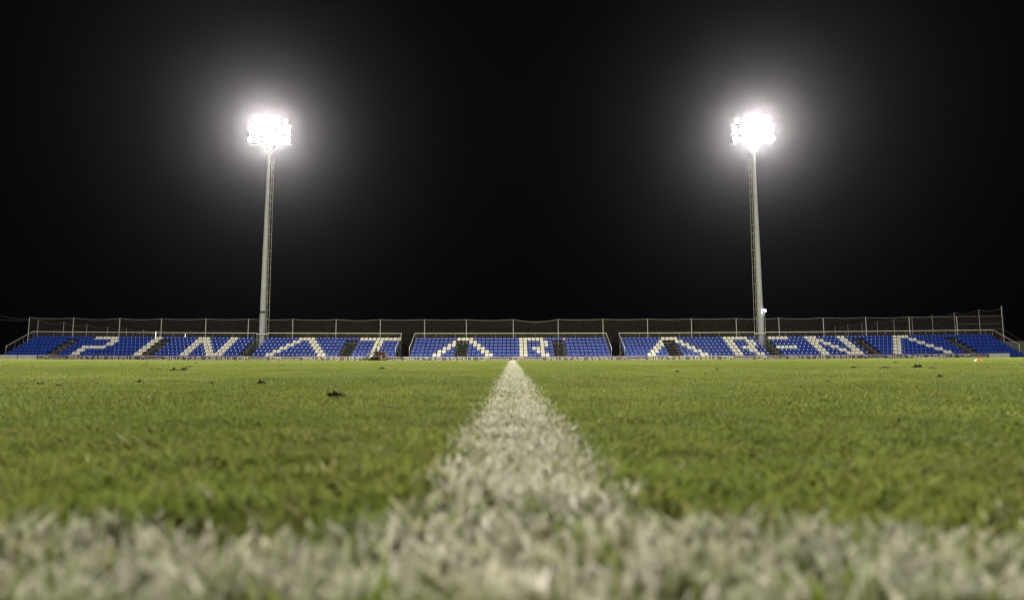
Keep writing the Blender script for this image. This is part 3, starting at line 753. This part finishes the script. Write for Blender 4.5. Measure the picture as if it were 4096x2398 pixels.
# ------------------------------------------------------------------ small lights beyond the stand
def lamp_post(px, py, Y, lab):
    p = P(px, py, Y); r = empty('lamp_post', (p.x, Y, -.06)); tag(r, lab, 'street lamp', 'far amber lamps')
    m = MB(); m.tube([(0, 0, 0), (0, 0, p.z-.06)], .05, 6); m.build('post', M['wire'], r)
    m = MB(); m.lathe([(.04, -.16), (.13, -.08), (.15, .02), (.1, .12), (.02, .15)], k=10); o = m.build('lamp', M['amber'], r, smooth=True); o.location = (0, 0, p.z+.06)
lamp_post(79, 1383, 84, 'small amber lamp glowing behind the left end rail')
lamp_post(2255.5, 1355.5, 79.2, 'small amber lamp glowing behind the top row, right of first letter R')
for px, y0, y1, lab in ((622, 1325, 1350, 'taller white tube light standing behind the letter I seats'), (740, 1335, 1350, 'shorter white tube light behind the top row, right of letter I')):
    a = P(px, y1, 79.0); t = P(px, y0, 79.0); r = empty('tube_light', (a.x, 79.0, 0)); tag(r, lab, 'tube light', 'tube lights behind the stand')
    m = MB(); m.tube([(0, 0, 0), (0, 0, a.z-.1)], .03, 6); m.build('post', M['wire'], r)
    m = MB(); m.tube([(0, 0, a.z-.1), (.01, 0, (a.z+t.z)/2), (.02, 0, t.z)], .03, 8); m.build('lamp', M['tube'], r)

# ------------------------------------------------------------------ marker
p = ground_hit(3915, 1441.5)
s = 33*(p.y-CAM.y)/F/2/1.0
mk = empty('training_marker', (p.x, p.y, p.z)); tag(mk, 'orange flat training marker with a pale left edge on the grass', 'marker')
m = MB(); m.lathe([(s, 0.0), (s*.95, .004), (s*.55, s*.54), (s*.30, s*.545), (s*.30, s*.50), (s*.5, s*.5), (s*.9, -.002)], k=28); m.build('cone', M['orange'], mk, smooth=False)
m = MB()  # highlight on the lit left side, painted on as a pale strip
for k in range(4):
    t0, t1 = R(176+k*7), R(176+(k+1)*7)
    m.face([(r_*math.cos(t), r_*math.sin(t), z) for r_, z, t in ((s*.955, .005, t0), (s*.955, .005, t1), (s*.56, s*.542, t1), (s*.56, s*.542, t0))])
o = m.build('painted_highlight', M['cone_glare'], mk); sd = o.modifiers.new('s', 'SOLIDIFY'); sd.thickness = .004; sd.offset = 0

# ------------------------------------------------------------------ torn clumps of turf
def clump(name, w_, flat, seed):
    r = random.Random(seed); m = MB(); n = 8 if w_ < .045 else 26
    for k in range(n):
        t = r.random()*6.28; d = w_*.42*math.sqrt(r.random()); cx, cy = d*math.cos(t), d*.6*math.sin(t)
        rr = w_*(r.uniform(.05, .17) if n > 8 else r.uniform(.10, .24)); h = rr*flat*r.uniform(.5, 1.3)*(1.45-1.15*d/(w_*.42))
        base = len(m.v); K, J = 9, 4
        for j in range(J+1):
            a = j/J*math.pi/2
            for i in range(K):
                b = i/K*2*math.pi; q = 1+.55*(noise.noise(Vector((cx*90+math.cos(b)*1.7*math.cos(a), cy*90+math.sin(b)*1.7*math.cos(a), j*.7+seed)))) 
                m.v.append((cx+rr*q*math.cos(a)*math.cos(b), cy+rr*q*math.cos(a)*math.sin(b), h*q*math.sin(a)-.002+.012))
        for j in range(J):
            for i in range(K): m.f.append((base+j*K+i, base+j*K+(i+1) % K, base+(j+1)*K+(i+1) % K, base+(j+1)*K+i)); m.m.append(0)
        m.f.append(tuple(base+i for i in range(K))); m.m.append(0)
    for k in range(14 if n > 5 else 5):                  # torn roots and blades
        t = r.random()*6.28; d = w_*.45*math.sqrt(r.random()); x, y = d*math.cos(t), d*.6*math.sin(t); b = r.random()*3.14; l = w_*r.uniform(.08, .20)
        m.face([(x-.002*math.cos(b), y-.002*math.sin(b), .01), (x+.002*math.cos(b), y+.002*math.sin(b), .01), (x+r.uniform(-l, l), y+r.uniform(-l, l), .012+l*flat*r.uniform(.2, .6))])
    return m.build(name, M['soil'])
for i, (px, py, w_, lab) in enumerate(CL):
    p, wm = CLP[i]
    o = clump('turf_clump', wm*(1.0 if w_ > 60 else 1.2), 0.8 if ('flat' in lab or 'scrape' in lab or 'faint' in lab) else 1.9 if w_ > 60 else 1.7, i)
    o.location = p; tag(o, lab, 'soil clump', 'torn turf clumps on the pitch')

# ------------------------------------------------------------------ mower
MX = P(1400+1100/10.5, 1440, 66).x; MYY = 66.0; mz = float(gz(MX, MYY))
mw = empty('ride_on_mower', (MX, MYY, mz), R(-9)); tag(mw, 'maroon ride-on reel mower with roll bar driven along the far touchline', 'mower')
def bxp(name, a, b, mm, bev=.02, par=None):
    m = MB(); m.box(a, b); return m.build(name, mm, par or mw, bevel=bev)
bxp('chassis', (-.85, -.30, .34), (1.1, .30, .56), M['black'])
def wheel(x, y, r_, wd):
    m = MB(); m.lathe([(r_*.55, -wd/2), (r_*.94, -wd/2), (r_, -wd/2+.05), (r_, wd/2-.05), (r_*.94, wd/2), (r_*.55, wd/2)], axis='y', k=24)
    t = m.build('wheel', M['rubber'], mw, smooth=False); t.location = (x, y, r_)
    m = MB(); m.lathe([(r_*.18, -wd*.54), (r_*.5, -wd*.46), (r_*.57, -wd*.50), (r_*.57, wd*.50), (r_*.5, wd*.46), (r_*.18, wd*.54)], axis='y', k=18); m.build('rim', M['cream'], t)
for y in (-.62, .62): wheel(-.72, y, .35, .27)
for y in (-.48, .48): wheel(.88, y, .27, .20)
hd = MB()                                                # engine hood, sides taper upward
n0 = [(.23, -.36, .70), (.92, -.36, .70), (.92, .36, .70), (.23, .36, .70), (.20, -.31, 1.28), (.90, -.31, 1.31), (.90, .31, 1.31), (.20, .31, 1.28)]
hd.v = n0; hd.f = [(0,3,2,1),(4,5,6,7),(0,1,5,4),(1,2,6,5),(2,3,7,6),(3,0,4,7)]; hd.m = [0]*6
hood = hd.build('engine_hood', M['maroon'], mw, bevel=.05, smooth=False)
bxp('hood_sticker', (.33, -.372, .82), (.42, -.362, .87), M['sticker'], 0, hood); bxp('hood_sticker', (.62, -.372, .80), (.78, -.362, .91), M['sticker'], 0, hood)
bxp('radiator_screen', (.93, -.34, .60), (1.12, .34, 1.27), M['brown'], .03)
bxp('floor_plate', (-1.22, -.38, .60), (-.45, .38, .64), M['black'], .01)
bxp('side_body', (-.45, -.34, .56), (.20, .34, .80), M['black'], .03)
bxp('fuel_box', (-.66, -.40, .70), (-.50, -.30, .86), M['sticker'], .03)
bxp('seat_cushion', (-.30, -.25, .82), (.16, .25, .93), M['black'], .04)
m = MB(); m.v = [(.12,-.24,.92),(.20,-.24,.92),(.20,.24,.92),(.12,.24,.92),(.20,-.20,1.40),(.27,-.20,1.40),(.27,.20,1.40),(.20,.20,1.40)]; m.f = list(hd.f); m.m = [0]*6
m.build('seat_back', M['black'], mw, bevel=.03)
m = MB(); m.tube([(-1.05, 0, .64), (-.98, 0, 1.0), (-.60, 0, 1.36)], .11, 8, r2=.09); m.build('steering_column', M['maroon'], mw, smooth=False)
m = MB(); ring = [(-.56+.10*math.sin(t), .19*math.cos(t), 1.42+.15*math.sin(t)) for t in np.linspace(0, 2*math.pi, 21)]; m.tube(ring, .018, 6); m.build('steering_wheel', M['black'], mw)
m = MB(); m.tube([(.22, -.46, .5), (.22, -.46, 1.95), (.24, -.40, 2.10), (.25, .0, 2.13), (.24, .40, 2.10), (.22, .46, 1.95), (.22, .46, .5)], .032, 8); m.build('roll_bar', M['black'], mw, smooth=True)
def reel(x, y):
    u = MB(); u.tube([(x, y-.36, .20), (x, y+.36, .20)], .16, 14); u.box((x-.22, y-.40, .06), (x+.20, y-.36, .42)); u.box((x-.22, y+.36, .06), (x+.20, y+.40, .42)); u.box((x-.20, y-.38, .40), (x+.16, y+.38, .46))
    for k in range(8):
        t = k/8*6.28; u.box((x+.165*math.cos(t)-.01, y-.36, .20+.165*math.sin(t)-.01), (x+.165*math.cos(t)+.01, y+.36, .20+.165*math.sin(t)+.01))
    return u.build('cutting_reel', M['black'], mw)
for x, y in ((-1.38, -.80), (-1.38, .80), (-1.30, 0), (.1, -.62), (.1, .62)): reel(x, y)
m = MB()
for y in (-.80, 0, .80): m.tube([(-.7, y*.4, .5), (-1.1, y, .66), (-1.38, y, .45)], .04, 6)
m.tube([(-1.55, -1.0, .55), (-1.55, 1.0, .55)], .025, 5)
m.build('lift_arms', M['black'], mw)
m = MB(); m.tube([(1.05, -.3, .52), (1.42, -.3, .58), (1.42, .3, .58), (1.05, .3, .52)], .04, 6); m.build('rear_bumper', M['black'], mw)

# ------------------------------------------------------------------ rider
pr = empty('person', (MX, MYY, mz), R(-9)); tag(pr, 'person in an olive jacket, jeans and cap driving the mower', 'person')
def body():
    V = []; E = []; Rr = []
    def add(p, r, par=None):
        V.append(p); Rr.append(r)
        if par is not None: E.append((par, len(V)-1))
        return len(V)-1
    pel = add((-.08, 0, 1.00), (.15, .17)); sp = add((-.03, 0, 1.18), (.14, .165), pel); ch = add((.0, 0, 1.37), (.13, .185), sp)
    nk = add((-.015, 0, 1.53), (.06, .06), ch); h0 = add((-.035, 0, 1.60), (.085, .075), nk); h1 = add((-.045, 0, 1.70), (.105, .085), h0); add((-.035, 0, 1.79), (.085, .07), h1)
    ns = add((-.135, 0, 1.675), (.02, .02), h1)
    for s in (-1, 1):
        add((-.03, s*.098, 1.685), (.014, .02), h1)
        hp = add((-.14, s*.11, .98), (.10, .10), pel); kn = add((-.60, s*.17, 1.16), (.072, .072), hp); ca = add((-.80, s*.165, 1.00), (.066, .066), kn); an = add((-1.0, s*.16, .76), (.047, .047), ca)
        add((-1.17, s*.17, .70), (.045, .04), an)
        sh = add((-.01, s*.22, 1.44), (.075, .075), ch); el = add((-.19, s*.29, 1.20), (.055, .055), sh); wr = add((-.45, s*.22, 1.36), (.034, .034), el); pm = add((-.525, s*.20, 1.41), (.035, .022), wr)
        for k in range(4): f1 = add((-.57, s*(.20-.03+.02*k), 1.455-.004*k), (.010, .010), pm); add((-.585, s*(.20-.03+.02*k), 1.43-.006*k), (.009, .009), f1)
        add((-.53, s*.155, 1.445), (.011, .011), pm)
    me = bpy.data.meshes.new('body'); me.from_pydata(V, E, []); o = bpy.data.objects.new('body', me); C.objects.link(o)
    sk = o.modifiers.new('skin', 'SKIN'); me.skin_vertices.new() if not me.skin_vertices else None
    for i, r in enumerate(Rr): me.skin_vertices[0].data[i].radius = r
    me.skin_vertices[0].data[0].use_root = True
    sb = o.modifiers.new('sub', 'SUBSURF'); sb.levels = 2; sb.render_levels = 2
    bpy.context.view_layer.update(); dg = bpy.context.evaluated_depsgraph_get(); me2 = bpy.data.meshes.new_from_object(o.evaluated_get(dg))
    bpy.data.objects.remove(o); me2.name = 'body'
    for k in ('jacket', 'jeans', 'skin', 'hair', 'black'): me2.materials.append(M[k])
    for p in me2.polygons:
        x, y, z = p.center; p.use_smooth = True
        if z > 1.54: k = 3 if (x > -.06 or z > 1.74) else 2
        elif x < -.45 and z > 1.30 and abs(y) > .1: k = 2
        elif z < .80 and x < -.93: k = 4
        elif z < 1.02 or (x < -.2 and z < 1.30 and abs(y) < .26 and not (abs(y) > .245)): k = 1
        else: k = 0
        p.material_index = k
    b = bpy.data.objects.new('body', me2); C.objects.link(b); b.parent = pr
    return b
body()
m = MB(); m.lathe([(.108, 0), (.112, .04), (.09, .10), (.04, .125), (.005, .13)], k=16, c=(-.04, 0, 1.735)); m.v += [(-.13,-.08,1.745),(-.19,-.05,1.738),(-.19,.05,1.738),(-.13,.08,1.745),(-.13,-.08,1.757),(-.19,-.05,1.750),(-.19,.05,1.750),(-.13,.08,1.757)]
k0 = len(m.v)-8
for q in ((0,3,2,1),(4,5,6,7),(0,1,5,4),(1,2,6,5),(2,3,7,6),(3,0,4,7)): m.f.append(tuple(k0+i for i in q)); m.m.append(0)
m.build('cap', M['cap'], pr)

# ------------------------------------------------------------------ night air: a thin even haze that the floodlights light up
HAZE = 0.000031
hz = MB(); hz.box((-152, -47, -1.6), (152, 172, 36)); ho = hz.build('haze', bpy.data.materials.new('haze_air')); hm = ho.data.materials[0]; hm.use_nodes = True
nt = hm.node_tree; nt.nodes.remove(nt.nodes["Principled BSDF"])
pvn = nt.nodes.new("ShaderNodeVolumePrincipled"); pvn.inputs["Color"].default_value = (.93, .905, .98, 1); pvn.inputs["Density"].default_value = HAZE; pvn.inputs["Anisotropy"].default_value = 0.953
nt.links.new(pvn.outputs[0], nt.nodes["Material Output"].inputs["Volume"])
tag(ho, 'thin night haze over the whole ground', 'haze', kind='stuff')
